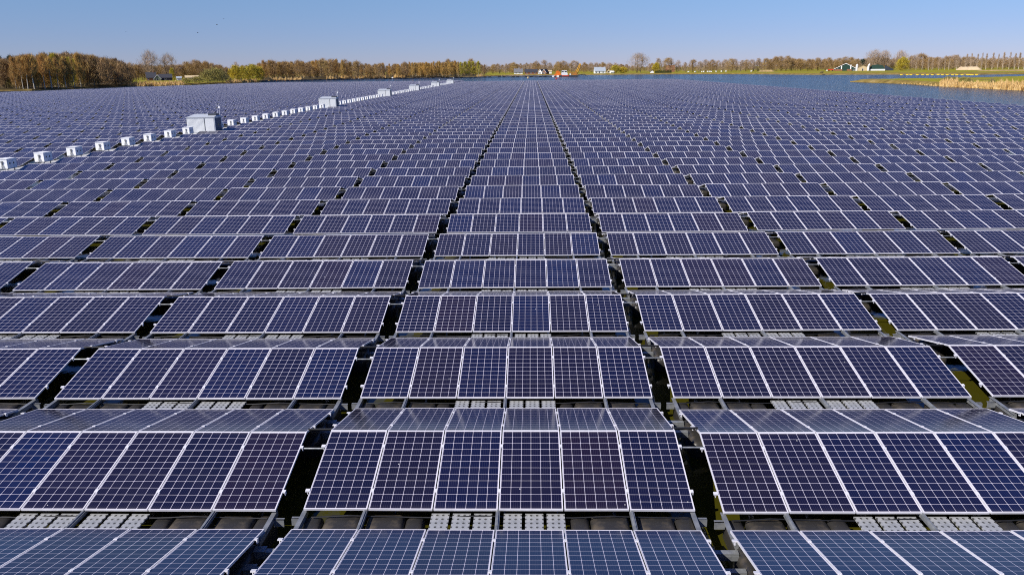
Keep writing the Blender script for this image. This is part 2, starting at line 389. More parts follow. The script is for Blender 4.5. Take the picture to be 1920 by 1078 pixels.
def raft_base(root, near, right):
    L, Rr = -RW / 2, RW / 2
    if near:
        for x, f in ((.16, FLOAT_SMALL), (.63, FLOAT_BIG), (1.29, FLOAT_BIG), (1.74, FLOAT_SMALL), (4.28, FLOAT_SMALL), (4.74, FLOAT_BIG), (5.43, FLOAT_BIG), (5.89, FLOAT_SMALL)):
            inst('float', f, root, (L + x, YT + rj.uniform(-.02, .02), -.09 + rj.uniform(-.01, .01)), (0, 0, rj.uniform(-.02, .02)))
        for x in (2.13, 2.46, 2.79, 3.25, 3.58, 3.91):
            inst('walkway_plate', PLATE, root, (L + x, YT - .05, 0))
        inst('power_cable', TCABLE, root)
        for x in (.96, 3.02, 5.08):
            inst('support_rail', RAIL, root, (L + x, 0, 0))
    for x in (L + .22, Rr - .22):
        for y in ((-2.95 + P, 1.0) if near else (YT, 1.25)):
            inst('float', FLOAT_END, root, (x, y, -.08), (0, 0, rj.uniform(-.04, .04)))
    if near:
        for x in (L + .02, Rr - .02): inst('end_rail', ENDRAIL, root, (x, 0, 0))
        inst('connector_bracket', BRACKET, root, (L - .16, -AA - .12, 0)); inst('connector_bracket', BRACKET, root, (Rr, -AA - .12, 0))
    if right:
        inst('cross_beam', BEAM, root, (Rr, AA - .36, 0)); 
        inst('cross_beam', BEAM, root, (Rr, AA - .80, 0))
        inst('link_rod', ROD, root, (Rr, -.42, ZL + HR * .78 - .02))
        if near: inst('cable_conduit', CABLE, root, (Rr, .16, ZL + HR * .93))

ORD = 'first second third fourth fifth sixth seventh eighth ninth tenth eleventh twelfth thirteenth fourteenth fifteenth sixteenth seventeenth eighteenth nineteenth twentieth'.split()
TENS = {2: 'twenty', 3: 'thirty', 4: 'forty', 5: 'fifty', 6: 'sixty', 7: 'seventy', 8: 'eighty'}
def ordn(n):
    if n <= 20: return ORD[n - 1]
    t, k = divmod(n, 10)
    return TENS[t][:-1] + 'ieth' if k == 0 else TENS[t] + '-' + ORD[k - 1]
CABIN_ROWS = (20, 33, 46, 58, 71, 84)
XL0 = -44.1
rafts = []
for r in range(1, 98):
    for c in range(-5, 12):
        rafts.append((X0 + c * PX + RW / 2, Y0 + r * P + AA, r, c, 1 if (c == -5 and r in CABIN_ROWS) else 0))
for r in range(8, 106):
    for c in range(0, 26):
        X, Y = XL0 - c * PX + RW / 2, Y0 + r * P + AA - .25
        lim = -196 if Y < 290 else (-196 + (Y - 290) * .19 if Y < 430 else -169.5 + (Y - 430) * .25)
        if X - RW / 2 > lim: rafts.append((X, Y, r, -100 - c, 0))
def in_frame(X, Y, m=0):
    best = None
    for dx in (-RW / 2, RW / 2):
        for dy, z in ((-AA, ZL), (0, ZL + HR), (AA, ZL)):
            q = project(X + dx, Y + dy, z)
            if q and -m < q[0] < 1920 + m and -m < q[1] < 1078 + m: best = q[2] if best is None else min(best, q[2])
    return best
vis = []; rest = []
for q in rafts:
    z = in_frame(q[0], q[1])
    if z: vis.append((z, q))
    elif in_frame(q[0], q[1], 260): rest.append(q)
vis.sort(key=lambda t: t[0])
NTHINGS = 296
for z, (X, Y, r, c, skip) in vis[:NTHINGS]:
    root = empty('solar_raft', (X + rj.gauss(0, .012), Y + rj.gauss(0, .008), rj.gauss(0, .009)))
    root.rotation_euler = (rj.gauss(0, .0014), rj.gauss(0, .0016), rj.gauss(0, .0016))
    row = ordn(r) + ' row from the bottom'
    if c == 0: lab = 'dark blue six-panel-wide solar raft in the central column, ' + row
    elif c > -50: lab = 'dark blue solar raft, %s, %s column %s of the central one' % (row, ordn(abs(c)), 'right' if c > 0 else 'left')
    else: lab = 'dark blue solar raft, %s, %s one left of the cabinet walkway' % (row, ordn(-c - 99))
    tag(root, lab, 'solar raft', 'solar rafts moored in rows on the lake')
    near = r <= 6
    raft_panels(root, near, skip); raft_base(root, near, c < 11 and c > -50 or c < -100)
rest += [q for z, q in vis[NTHINGS:]]
# the thousands beyond, one object
V = []; F = []; UVs = []; MI = []; PID = []
def fq(pts, mi, uv, pid):
    b = len(V); V.extend(pts); F.append((b, b + 1, b + 2, b + 3)); UVs.extend(uv); MI.append(mi); PID.append(pid)
eu, ev = .0238, .0125
UVQ = [(-eu, -ev), (1 + eu, -ev), (1 + eu, 1 + ev), (-eu, 1 + ev)]; U0 = [(0, 0)] * 4
for X, Y, r, c, skip in rest:
    zo = rj.gauss(0, .006); ty = rj.gauss(0, .0015)
    for i in range(skip, 6):
        xa = X - RW / 2 + i * PP; xb = xa + PW
        za, zb = zo + ty * (xa - X), zo + ty * (xb - X)
        for s in (-1, 1):
            j = rj.gauss(0, .0028); k = rj.gauss(0, .0028); pid = rj.random()
            y0, y1, z0, z1 = (Y - AA, Y - .006, ZL, ZL + HR) if s < 0 else (Y + .006, Y + AA, ZL + HR, ZL)
            if s > 0: fq([(xa, Y + .0055, ZL + HR + za - .01), (xb, Y + .0055, ZL + HR + zb - .01), (xb, Y + .0055, ZL + HR + zb + .008), (xa, Y + .0055, ZL + HR + za + .008)], 1, U0, 0); z0 += .007; z1 += .007
            fq([(xa, y0, z0 + za + j), (xb, y0, z0 + zb + k), (xb, y1, z1 + zb - j), (xa, y1, z1 + za - k)], 0, UVQ, pid)
    xa, xb = X - RW / 2 + skip * PP, X + RW / 2
    fq([(xa, Y - AA - .001, ZL - .036 + zo), (xb, Y - AA - .001, ZL - .036 + zo), (xb, Y - AA - .001, ZL - .004 + zo), (xa, Y - AA - .001, ZL - .004 + zo)], 1, U0, 0)
    for (y0, y1, zt) in ((Y - AA - .5, Y - AA + .2, .30), (Y - .9, Y - .2, .34), (Y + .6, Y + 1.7, .30)):        # floats and beams seen in the gap
        g0, g1 = X + RW / 2 - .1, X + RW / 2 + .5
        fq([(g0, y0, zt), (g1, y0, zt), (g1, y1, zt), (g0, y1, zt)], 2, U0, 0)
        fq([(g0, y0, .01), (g1, y0, .01), (g1, y0, zt), (g0, y0, zt)], 2, U0, 0)
    for sx, sgn in ((xa - .003, -1), (xb + .003, 1)):
        pts = [(sx, Y - AA, ZL - .04), (sx, Y, ZL + HR - .04), (sx, Y, ZL + HR), (sx, Y - AA, ZL)]
        fq(pts, 1, U0, 0)
me = D.meshes.new('distant_solar_rafts'); me.from_pydata(V, [], F)
for m in (M_SOLAR, M_FRAME, M_BLACK): me.materials.append(m)
me.polygons.foreach_set('material_index', MI)
me.uv_layers.new(name='UVMap').data.foreach_set('uv', [x for q in UVs for x in q])
me.attributes.new('pid', 'FLOAT', 'FACE').data.foreach_set('value', PID); me.update()
tag(inst('distant_solar_rafts', me), 'thousands of distant solar rafts merging into a blue sheet on the lake', 'solar rafts', None, 'stuff')

# ------------------------------------------------------------------ walkway, inverter cabinets, transformer cabins
M_WHITE = plain('white_powder_coat', (.88, .88, .87), .45, 0, .05)
M_GREYW = plain('pale_grey_cladding', (.68, .70, .70), .5, 0, .05)
M_ROOF = plain('grey_roof_sheet', (.47, .50, .53), .5, 0, .08)
M_DARK = plain('dark_grey_steel', (.05, .055, .065), .5, 0, .15)
M_WALK = plain('grey_walkway_deck', (.52, .51, .48), .7, 0, .22, 1.5)
M_YEL = plain('yellow_paint', (.75, .52, .02), .5, 0, .08)
YW0, YW1 = Y0 + 9 * P, Y0 + 85.2 * P
m = MB()
y = YW0
while y < YW1:
    m.box(-37.35, -36.0, y, y + P - .05, .10, .50); y += P
wk = empty('floating_walkway'); tag(wk, 'long pale grey floating walkway running between the rafts under white cabinets', 'walkway')
m.obj('deck', M_WALK, wk)
m = MB()
y = YW0 + .3
while y < YW1:
    for yy in (y, y + 2.1): m.box(-37.95, -37.42, yy, yy + 1.3, -.1, .30, taper=.06)
    y += P
o = m.obj('side_floats', M_BLACK, wk); o['kind'] = 'stuff'
# cabinet
def m_body(m): m.box(-.36, .36, 0, 1.08, .72, 1.37); m.box(-.38, .38, -.03, 1.11, 1.37, 1.395)
def m_stand(m):
    for x in (-.27, .27):
        for yy in (.12, .9): m.box(x - .025, x + .025, yy - .025, yy + .025, .5, .74)
    m.box(-.3, .3, .10, .14, .70, .74); m.box(-.3, .3, .88, .92, .70, .74)
def m_cable(m):
    for a, b in (((.02, -.03, 1.18), (-.14, -.04, .62)), ((.02, -.03, 1.18), (.20, -.04, .58)), ((.02, -.03, 1.18), (.02, -.04, .56)), ((-.10, -.035, .86), (.13, -.035, .86))): m.tube(a, b, .013, .013, 5)
    m.box(-.05, .09, -.06, -.012, 1.12, 1.24)
def m_vent(m):
    m.box(.358, .372, .25, .37, 1.0, 1.12); m.box(.358, .372, .68, .80, 1.0, 1.12)
CBODY = mesh_of(m_body, 'cabinet_body', [M_WHITE]); CST = mesh_of(m_stand, 'stand', [M_GALV]); CCB = mesh_of(m_cable, 'cable_bundle', [plain('grey_cable', (.16, .17, .18), .5)]); CVN = mesh_of(m_vent, 'vent', [M_DARK])
CABN = ['nearest', 'second', 'third', 'fourth', 'fifth', 'farthest']
cnt = {}
for r in range(11, 84):
    if r in CABIN_ROWS: continue
    k = sum(1 for q in CABIN_ROWS if q < r)
    cnt[k] = cnt.get(k, 0) + 1
    b = empty('inverter_cabinet', (-36.66, Y0 + r * P + .05 + rj.uniform(-.08, .08), 0), rj.uniform(-.02, .02))
    if k == 0: lab = 'white inverter cabinet on the walkway, %s from the left frame edge' % ordn(cnt[k])
    else: lab = 'white inverter cabinet on the walkway, %s one beyond the %s grey cabin' % (ordn(cnt[k]), CABN[k - 1])
    tag(b, lab, 'cabinet', 'white inverter cabinets along the floating walkway')
    inst('cabinet_body', CBODY, b); inst('stand', CST, b); inst('cable_bundle', CCB, b)
    for q in (0,): inst('vent', CVN, b)
# cabins
def cab_wall(m):
    m.box(-1.55, 1.55, 0, 2.1, .52, 2.18)
    for k in range(1, 16): m.box(-1.55 + k * .124 - .012, -1.55 + k * .124 + .012, -.012, 0, .62, 2.1)
def cab_roof(m):
    m.prism([(-1.62, 2.18), (1.62, 2.18), (1.62, 2.24), (-1.62, 2.24)], -.07, 2.17)
    m.face([(-1.55, 0, 2.243), (1.55, 0, 2.243), (1.35, 1.9, 2.50), (-1.35, 1.9, 2.50)])
    m.face([(1.55, 2.1, 2.243), (-1.55, 2.1, 2.243), (-1.35, 1.9, 2.50), (1.35, 1.9, 2.50)])
    m.face([(-1.55, 2.1, 2.243), (-1.55, 0, 2.243), (-1.35, 1.9, 2.50)]); m.face([(1.55, 0, 2.243), (1.55, 2.1, 2.243), (1.35, 1.9, 2.50)])
CW = mesh_of(cab_wall, 'wall', [M_GREYW]); CR = mesh_of(cab_roof, 'roof', [M_ROOF])
CD = mesh_of(lambda m: m.box(.50, 1.47, -.03, -.002, .60, 2.08), 'door', [M_GREYW]); CDH = mesh_of(lambda m: m.box(.40, .44, -.035, -.013, .60, 2.10), 'door_seam', [M_DARK])
CU = mesh_of(lambda m: m.box(.55, 1.45, .9, 1.75, 2.3, 2.56), 'cooling_unit', [M_DARK])
CB = mesh_of(lambda m: (m.box(-1.6, 1.6, -.05, 2.15, .505, .56), m.box(-1.6, 1.6, -.05, 2.15, .05, .50)), 'base', [M_GALV])
CS = mesh_of(lambda m: m.box(1.551, 1.565, .2, 1.85, .6, 2.1), 'side_door', [plain('side_shade_blue', (.03, .06, .12), .5)])  # dark blue puts the shade of the right-hand wall into the colour
CSG = mesh_of(lambda m: m.face([(1.568, .95, 1.3), (1.568, 1.15, 1.3), (1.568, 1.05, 1.5)]), 'warning_triangle', [M_YEL])
ANT = mesh_of(lambda m: (m.tube((1.45, 2.0, 2.2), (1.45, 2.0, 3.6), .02, .015, 6), m.tube((1.2, 2.05, 2.2), (1.2, 2.05, 3.5), .015, .012, 6), m.box(1.36, 1.54, 1.95, 2.05, 3.1, 3.3)), 'antenna', [M_WHITE])
for k, r in enumerate(CABIN_ROWS):
    b = empty('transformer_cabin', (-36.52, Y0 + r * P - .5, 0))
    tag(b, ['nearest and largest looking pale grey transformer cabin on the walkway', 'second nearest pale grey transformer cabin on the walkway', 'third nearest pale grey transformer cabin on the walkway',
            'fourth nearest pale grey transformer cabin on the walkway', 'fifth pale grey transformer cabin, last but one along the walkway', 'farthest pale grey transformer cabin at the end of the walkway'][k], 'cabin', 'grey transformer cabins along the walkway')
    wl = inst('wall', CW, b); inst('roof', CR, b); inst('door', CD, b); inst('door_seam', CDH, b); inst('cooling_unit', CU, b); inst('base', CB, b)
    sd = inst('side_door', CS, b); inst('warning_triangle', CSG, sd); inst('antenna', ANT, b)

# ------------------------------------------------------------------ trees
def crown_mesh(kind, seed, H, W, base, ncl, ntw, tw, tl, shell=.5, updir=.6, mat=None, pale=False, stems=1, droop=0, top=1.0):
    """trunk and limbs reach into clusters of thin twigs spread through the crown's volume"""
    r = random.Random(seed); T = MB(); K = MB()
    lean = (r.uniform(-.04, .04) * H, r.uniform(-.04, .04) * H)
    st = []
    for s in range(stems):
        a = r.uniform(0, 6.28); off = 0 if stems == 1 else W * .10
        bx, by = math.cos(a) * off, math.sin(a) * off
        tx, ty = lean[0] + bx * 2.5, lean[1] + by * 2.5
        r0 = H * (.017 if stems == 1 else .011)
        pts = [Vector((bx + (tx - bx) * t + r.uniform(-.01, .01) * H * t, by + (ty - by) * t + r.uniform(-.01, .01) * H * t, -.6 + (H * .93 + .6) * t)) for t in (0, .25, .5, .75, 1)]
        for i in range(4): T.tube(pts[i], pts[i + 1], r0 * (1 - i * .23), r0 * (1 - (i + 1) * .23) + .01, 5, 0, False)
        st.append(pts)
    lob = [(r.uniform(0, 6.28), r.uniform(.2, .9), r.uniform(.78, 1.15)) for _ in range(7)]
    for c in range(ncl):
        t = r.random() ** .8; z = base + (1 - base) * t
        prof = math.sin(math.pi * min(1, (t * .86 + .14))) ** .55 if kind != 'cone' else (1 - t) ** .7 + .1
        if kind == 'birch': prof = max(.12, 1 - abs(t - .45) * 1.5) if t > .45 else max(.5, 1 - abs(t - .45) * 1.0)
        a = r.uniform(0, 6.28)
        k = 1
        for la, lz, lf in lob:
            dd = abs((a - la + math.pi) % (2 * math.pi) - math.pi)
            if dd < .8 and abs(t - lz) < .3: k = lf
        rad = W / 2 * prof * k * (shell + (1 - shell) * r.random() ** .5) * r.uniform(.55, 1)
        pts = r.choice(st); i = min(3, int(max(0, z - .12) * 4)); q = pts[i].lerp(pts[i + 1], max(0, z - .12) * 4 - i if z < 1 else 1)
        cen = Vector((lean[0] * z + math.cos(a) * rad, lean[1] * z + math.sin(a) * rad, z * H * top))
        K.tube(q, cen, H * .0045 + .02, .012, 3, 0, False)
        out = (cen - Vector((lean[0], lean[1], H * (base * .6 + .15)))).normalized()
        for j in range(ntw):
            d = Vector((r.gauss(0, 1), r.gauss(0, 1), r.gauss(0, 1))).normalized() * .8 + out * .7 + Vector((0, 0, updir - droop))
            d.normalize(); L = tl * r.uniform(.5, 1.3)
            s = cen + Vector((r.gauss(0, 1), r.gauss(0, 1), r.gauss(0, .8))) * (W * .07)
            sd = d.orthogonal().normalized(); sd.rotate(Matrix.Rotation(r.uniform(0, 6.28), 3, d)); sd *= tw * r.uniform(.6, 1.3)
            e = s + d * L
            if e.z < .1: continue
            K.face([s - sd * .5, s + sd * .5, e], 0)
    return T.mesh('trunk', [M_PALEBARK if pale else M_BARK]), K.mesh('crown', [M_TW[mat or kind]]), H, W
KIND = {
    'birch': [crown_mesh('birch', 10 + i, 15, 6.4, .05, 96, 24, .088, 1.9, .35, 1.5, 'birch', True) for i in range(4)],
    'tallbirch': [crown_mesh('birch', 100 + i, 15, 6.0, .42, 50, 22, .088, 1.8, .35, 1.4, 'birch', True) for i in range(3)],
    'spring': [crown_mesh('birch', 20 + i, 15, 7.5, .06, 96, 26, .13, 1.1, .35, .5, 'spring', True) for i in range(3)],
    'round': [crown_mesh('round', 30 + i, 15, 11, .08, 100, 28, .092, 1.8, .5, .5, 'round', False, 2) for i in range(5)],
    'grey': [crown_mesh('round', 40 + i, 17, 11, .10, 96, 24, .085, 2.0, .5, .7, 'grey', False, 2) for i in range(4)],
    'elm': [crown_mesh('round', 50 + i, 20, 17, .22, 170, 15, .075, 2.6, .72, .7, 'grey', False, 4) for i in range(3)],
    'poplar': [crown_mesh('birch', 60 + i, 20, 4.4, .12, 70, 16, .09, 1.7, .2, 1.2, 'grey', True) for i in range(3)],
    'willow': [crown_mesh('round', 70 + i, 10, 10, .04, 130, 28, .15, 1.2, .5, .3, 'willow', False, 2) for i in range(2)],
    'bush': [crown_mesh('round', 80 + i, 5, 7, .02, 60, 24, .12, 1.0, .4, .7, 'bush', False, 3) for i in range(3)],
    'pine': [crown_mesh('round', 90, 19, 9, .55, 60, 34, .2, .9, .5, .2, 'pine')],
}
def tree(kind, u, vt, dist, label, group=None, wpx=None, name=None, seed=None):
    rr = random.Random(int(u * 13 + vt * 7)); T, K, H, W = rr.choice(KIND[kind])
    x, y = bearing(u, dist); zt = height_at(u, vt, dist); h = max(1.5, zt - 1.0)
    nm = name or {'birch': 'birch_tree', 'tallbirch': 'birch_tree', 'spring': 'birch_tree', 'round': 'broadleaf_tree', 'grey': 'broadleaf_tree', 'elm': 'broadleaf_tree', 'poplar': 'poplar_tree', 'willow': 'willow_tree', 'bush': 'bush', 'pine': 'pine_tree'}[kind]
    o = empty(nm, (x, y, 1.0), rr.uniform(0, 6.28)); s = h / H
    sw = (wpx * dist / FPX / W) if wpx else s * (rr.uniform(1.1, 1.7) if kind in ('round', 'grey') else rr.uniform(.85, 1.35))
    o.scale = (sw, sw, s)
    tag(o, label, 'bush' if nm == 'bush' else 'tree', group)
    inst('trunk' if nm != 'bush' else 'stems', T, o); inst('crown', K, o)
    return o
def row(kind, us, vts, dist, desc, place, group, jit=(3, 1.2, 12), mixk=None):
    rr = random.Random(int(us[0] * 3 + dist)); n = 0
    for i, u in enumerate(us):
        k = mixk[i % len(mixk)] if mixk else kind
        vt = interp(vts, u) + rr.uniform(-jit[1], jit[1]) * 1.8 + .8
        dsc = desc[k] if isinstance(desc, dict) else desc
        tree(k, u + rr.uniform(-jit[0], jit[0]), vt, dist + rr.uniform(-jit[2], jit[2]), '%s, %s from the left %s' % (dsc, ordn(i + 1), place), group)
# the wood on the left shore
GL = 'trees of the wood on the left shore'
dl = {'birch': 'russet bare birch with pale trunk', 'spring': 'yellow-green budding birch', 'round': 'dark brown bare tree', 'bush': 'olive bush'}
LT = [(-40, 113), (0, 112), (30, 109), (60, 105), (100, 103), (120, 101), (140, 102), (170, 104), (200, 108), (225, 112), (250, 122)]
us = [0, 10, 20, 28, 35, 42, 49, 56, 63, 70, 78, 86, 94, 102, 110, 118, 126, 134, 142, 150, 158, 167, 176, 186, 196, 206, 216, 226, 236]
mk = ['round', 'round', 'bush', 'birch', 'birch', 'birch', 'birch', 'birch', 'birch', 'spring', 'birch', 'birch', 'birch', 'spring', 'birch', 'spring', 'birch', 'spring', 'spring', 'birch', 'birch', 'round', 'birch', 'round', 'round', 'round', 'round', 'round', 'bush']
rr = random.Random(3)
for i, (u, k) in enumerate(zip(us, mk)):
    base = ground(u, interp(SHORE, u)).length
    vt = 149 if k == 'bush' else interp(LT, u) + rr.uniform(0, 11)
    tree(k, u, vt, base + rr.uniform(5, 16), '%s, %s tree from the left in the left shore wood' % (dl[k], ordn(i + 1)), GL)
for i, (u, vt) in enumerate([(41, 112), (50, 108), (62, 107), (82, 108), (95, 112), (107, 111), (122, 113), (138, 114)]):
    tree('tallbirch', u, vt, ground(u, interp(SHORE, u)).length + 2.5, 'white-trunked birch at the water edge of the left wood, %s from the left' % ORD[i], 'white-trunked birches at the water edge')
tree('pine', 26, 106, 500, 'dark green pine standing above the wood at the far left', None, 13)
tree('pine', 3, 104, 505, 'dark pine crown cut by the left frame edge', None, 12)
# village trees behind the left meadow
tree('elm', 284, 100, 745, 'tallest bare tree above the dark-roofed farmhouse', None, 36)
tree('elm', 319, 105, 750, 'wide bare tree beside the tallest one above the farmhouse', None, 30)
GV = 'bare trees behind the farmhouse meadow'
row('round', [244, 257, 268, 279, 291, 303, 313, 325, 338, 351, 363, 376, 388, 400, 412, 424], [(244, 121), (270, 123), (300, 124), (330, 124), (355, 117), (372, 116), (385, 116), (400, 122), (424, 126)], 765, 'bare brown tree', 'behind the farmhouse meadow', GV)
tree('willow', 324, 130, 720, 'small bright green tree beside the farmhouse roofs', None, 10)
GB = 'shore bushes in front of the farmhouse'
for i, (u, vt, wp) in enumerate([(352, 148, 24), (370, 145, 26), (388, 134, 30), (402, 131, 34), (414, 133, 26), (425, 142, 20)]):
    tree('bush', u, vt, ground(u, interp(SHORE, u)).length + 5, 'grey olive bush on the shore, %s from the left below the farmhouse' % ORD[i], GB, wp)
for i, (u, vt, wp) in enumerate([(441, 126, 26), (456, 127, 24), (474, 124, 32), (487, 128, 22)]):
    tree('willow', u, vt, ground(u, interp(SHORE, u)).length + 14, 'round yellow-green willow, %s from the left beside the pale reeds' % ORD[i], 'yellow willows on the shore', wp)
tree('grey', 444, 118, 720, 'bare grey tree rising behind the yellow-green willows', None, 16)
# the wood behind the golden reeds
GR = 'trees of the wood behind the golden reeds'
row('round', list(range(488, 764, 9)), [(480, 117), (500, 117), (540, 115.5), (575, 118), (600, 114), (635, 113), (655, 115), (680, 122), (720, 121), (764, 119)], 735, {'round': 'bare brown tree', 'birch': 'russet bare birch', 'grey': 'grey bare tree'}, 'in the wood behind golden reeds', GR, (3, 1.5, 18), ['round', 'birch', 'birch', 'round', 'birch'])
tree('grey', 607, 112, 770, 'pale wide bare tree topping the wood behind the golden reeds', None, 24)
# russet plantation
GP = 'birches of the russet plantation'
row('birch', list(range(742, 862, 4)), [(740, 121), (760, 120), (800, 119), (830, 118), (862, 116)], 770, 'slim russet birch', 'in the dense russet plantation', GP, (1.5, 1.2, 14))
row('spring', [866, 874, 881, 889, 897], [(860, 116), (905, 117)], 765, 'yellow-green budding birch', 'at the right end of the russet plantation', 'budding birches ending the plantation', (1.5, 1, 8))
tree('round', 842, 114, 800, 'dark bare crown topping the russet plantation', None, 22); tree('round', 884, 113, 800, 'dark bare crown behind the budding birches', None, 22)
# behind the central houses
GC = 'bare trees behind the central houses'
row('grey', [912, 924, 936, 948, 960, 985, 996, 1008, 1020, 1032, 1044, 1072, 1083, 1095, 1106, 1118, 1130, 1142, 1152, 1164, 1176, 1216, 1224], [(905, 121), (960, 119), (985, 120), (1010, 115.5), (1022, 115), (1040, 118), (1085, 115.5), (1105, 118), (1130, 117), (1150, 120), (1224, 121)], 990, 'bare grey-brown tree', 'behind the central houses', GC, (2, 1.2, 25), ['grey', 'round', 'grey'])
tree('round', 1056, 116, 880, 'round bushy brown tree behind the orange dredger', None, 26)
tree('round', 963, 119, 900, 'round bare tree left of the dark-roofed houses', None, 18)
tree('elm', 1196, 103, 900, 'big fan-shaped bare tree standing right of the white house', None, 40)
tree('willow', 1153, 124, 860, 'yellow-brown tree left of the big fan-shaped tree', None, 22)
tree('willow', 1168, 127, 862, 'low yellow-brown tree under the big fan-shaped tree', None, 18)
tree('willow', 1230, 120, 870, 'ochre tree beside the dark clipped hedge', None, 18)
# row behind the long green field
GF = 'bare trees along the long green field'
row('grey', [1236, 1252, 1268, 1284, 1298, 1312, 1322, 1333, 1345, 1356, 1367, 1378, 1389, 1400, 1411, 1422, 1433], [(1230, 113), (1254, 112), (1284, 116), (1300, 115), (1345, 115), (1360, 112.5), (1400, 112), (1433, 109)], 930, 'bare field-edge tree', 'along the long green field', GF, (2, 1.2, 15), ['grey', 'round', 'grey'])
GW = 'trees of the wood left of the green barns'
row('round', list(range(1443, 1612, 10)), [(1440, 111), (1468, 107), (1490, 110), (1520, 112), (1560, 110), (1590, 107), (1612, 112)], 940, 'brown bare tree', 'in the wood behind the red wagon', GW, (2, 1.5, 18))
tree('elm', 1636, 97, 930, 'tall airy bare tree rising behind the green barn', None, 32)
tree('elm', 1656, 98, 935, 'second tall airy bare tree, right of the green barn roof', None, 26)
tree('elm', 1684, 98, 940, 'tall airy bare tree behind the yellow willow', None, 26)
tree('willow', 1690, 110, 820, 'round bright yellow willow beside the green barn', None, 23)
tree('pine', 1614, 112, 900, 'small dark conifer between the two barns', None, 9)
GQ = 'trees of the wood at the right'
row('round', list(range(1706, 1925, 8)), [(1700, 105), (1720, 104), (1750, 108), (1780, 106), (1800, 109), (1925, 110)], 930, 'brown bare tree', 'in the right-hand wood', GQ, (2, 1.5, 25), ['round', 'grey'])
GO = 'slender poplars in a row at the right'
row('poplar', [1716, 1727, 1738, 1746, 1757, 1768, 1776, 1790, 1806, 1817, 1827, 1836, 1846, 1856, 1866, 1877, 1888, 1898, 1907, 1917], [(1710, 107), (1780, 106), (1800, 103), (1850, 101), (1917, 100)], 865, 'slender bare poplar with pale trunk', 'in the row at the right', GO, (1, 1, 4))
# shrubs on the spit
for i, (u, vt, wp) in enumerate([(1776, 146.5, 16), (1789, 147, 18), (1806, 147.5, 16), (1860, 154, 12), (1817, 155, 14)]):
    d = ground(u, interp(SPIT_N, u)).length + (24 if i < 3 else 9)
    tree('bush', u, vt, d, 'brown bush on the grassy spit, %s' % ('%s from the left above the pale reeds' % ORD[i] if i < 3 else 'low by the %s reeds' % ('right-hand' if i == 3 else 'middle')), 'bushes on the grassy spit', wp)
# woods behind all that, one mass each
def woods(name, us, vts, dist, kinds, label, copies, wide=1.0):
    rr = random.Random(int(us[0]) + 77); m = MB()
    u0, u1 = us
    for i in range(copies):
        u = u0 + (u1 - u0) * (i + rr.random()) / copies; k = rr.choice(kinds); T, K, H, W = rr.choice(KIND[k])
        d = dist + rr.uniform(0, 70); x, y = bearing(u, d); h = height_at(u, interp(vts, u) + rr.uniform(0, 5), d) - 1
        s = h / H; a = rr.uniform(0, 6.28); ca, sa = math.cos(a) * s * wide, math.sin(a) * s * wide
        co = K.vertices
        for p in K.polygons:
            if len(p.vertices) == 3 and rr.random() < .7:
                q = [co[v].co for v in p.vertices]; c0 = (q[0] + q[1]) / 2; e = (q[1] - q[0]) * .9
                m.face([(x + b.x * ca - b.y * sa, y + b.x * sa + b.y * ca, 1 + b.z * s) for b in (c0 - e, c0 + e, q[2])])
    tag(m.obj(name, M_TW['wood']), label, 'woodland', None, 'stuff')
woods('woods_mass', (-20, 250), [(q[0], q[1] + 2) for q in LT], 470, ['round', 'birch'], 'brown leafless wood massed behind the left shore trees', 70)
woods('woods_mass', (240, 480), [(240, 124), (345, 125), (360, 119), (395, 119), (430, 128), (480, 121)], 800, ['round'], 'low brown wood massed behind the farmhouse trees', 40)
woods('woods_mass', (480, 910), [(480, 119), (600, 116), (650, 117), (690, 122), (760, 121), (850, 117), (910, 120)], 800, ['round', 'birch'], 'russet leafless wood massed behind the golden reeds', 120)
woods('woods_mass', (905, 1235), [(905, 123), (1010, 119), (1050, 121), (1100, 120), (1235, 123)], 1080, ['round', 'grey'], 'hazy leafless wood massed behind the central houses', 110)
woods('woods_mass', (1235, 1445), [(1235, 122), (1300, 121), (1445, 116)], 1020, ['grey'], 'thin grey leafless wood massed behind the green field', 70)
woods('woods_mass', (1440, 1940), [(1440, 113), (1480, 111), (1530, 114), (1600, 113), (1640, 108), (1700, 112), (1750, 110), (1940, 112)], 1000, ['round', 'grey'], 'brown leafless wood massed behind barns and poplars', 150)

# ------------------------------------------------------------------ reeds
def reeds(name, segs, label):
    rr = random.Random(8); m = MB()
    for u0, u1, tab, n, h0, dep in segs:
        for i in range(n):
            u = rr.uniform(u0, u1); p = ground(u, interp(tab, u)); d = p.length; q = p.normalized()
            dd = rr.uniform(-.5, dep); p = q * (d + dd); side = Vector((-q.y, q.x, 0))
            clump = .75 + .35 * math.sin(u * .9) * math.sin(u * .23 + 1)
            h = h0 * clump * rr.uniform(.7, 1.15); wd = rr.uniform(.08, .2)
            a = rr.uniform(0, 3.14); s = (side * math.cos(a) + q * math.sin(a)) * wd
            z = min(1.0, max(0, dd * .12)); tip = Vector((rr.gauss(0, .25), rr.gauss(0, .25), 0))
            m.face([p - s + Vector((0, 0, z - .1)), p + s + Vector((0, 0, z - .1)), p + tip + Vector((0, 0, z + h))])
    tag(m.obj(name, M_REED), label, 'reeds', None, 'stuff')
reeds('reeds', [(1762, 1830, SPIT_N, 2600, 1.2, 7), (1830, 2000, SPIT_N, 5200, 1.4, 8), (1766, 1795, SPIT_N, 900, 1.9, 9), (1870, 1960, SPIT_N, 2200, 1.9, 8), (1690, 1765, SPIT_N, 500, .6, 2.5)], 'dry golden reeds along the edge of the grassy spit')
reeds('reeds', [(240, 346, SHORE, 2400, 2.0, 16), (424, 482, SHORE, 1500, 2.3, 8)], 'golden brown reeds on the left shore below the farmhouse')
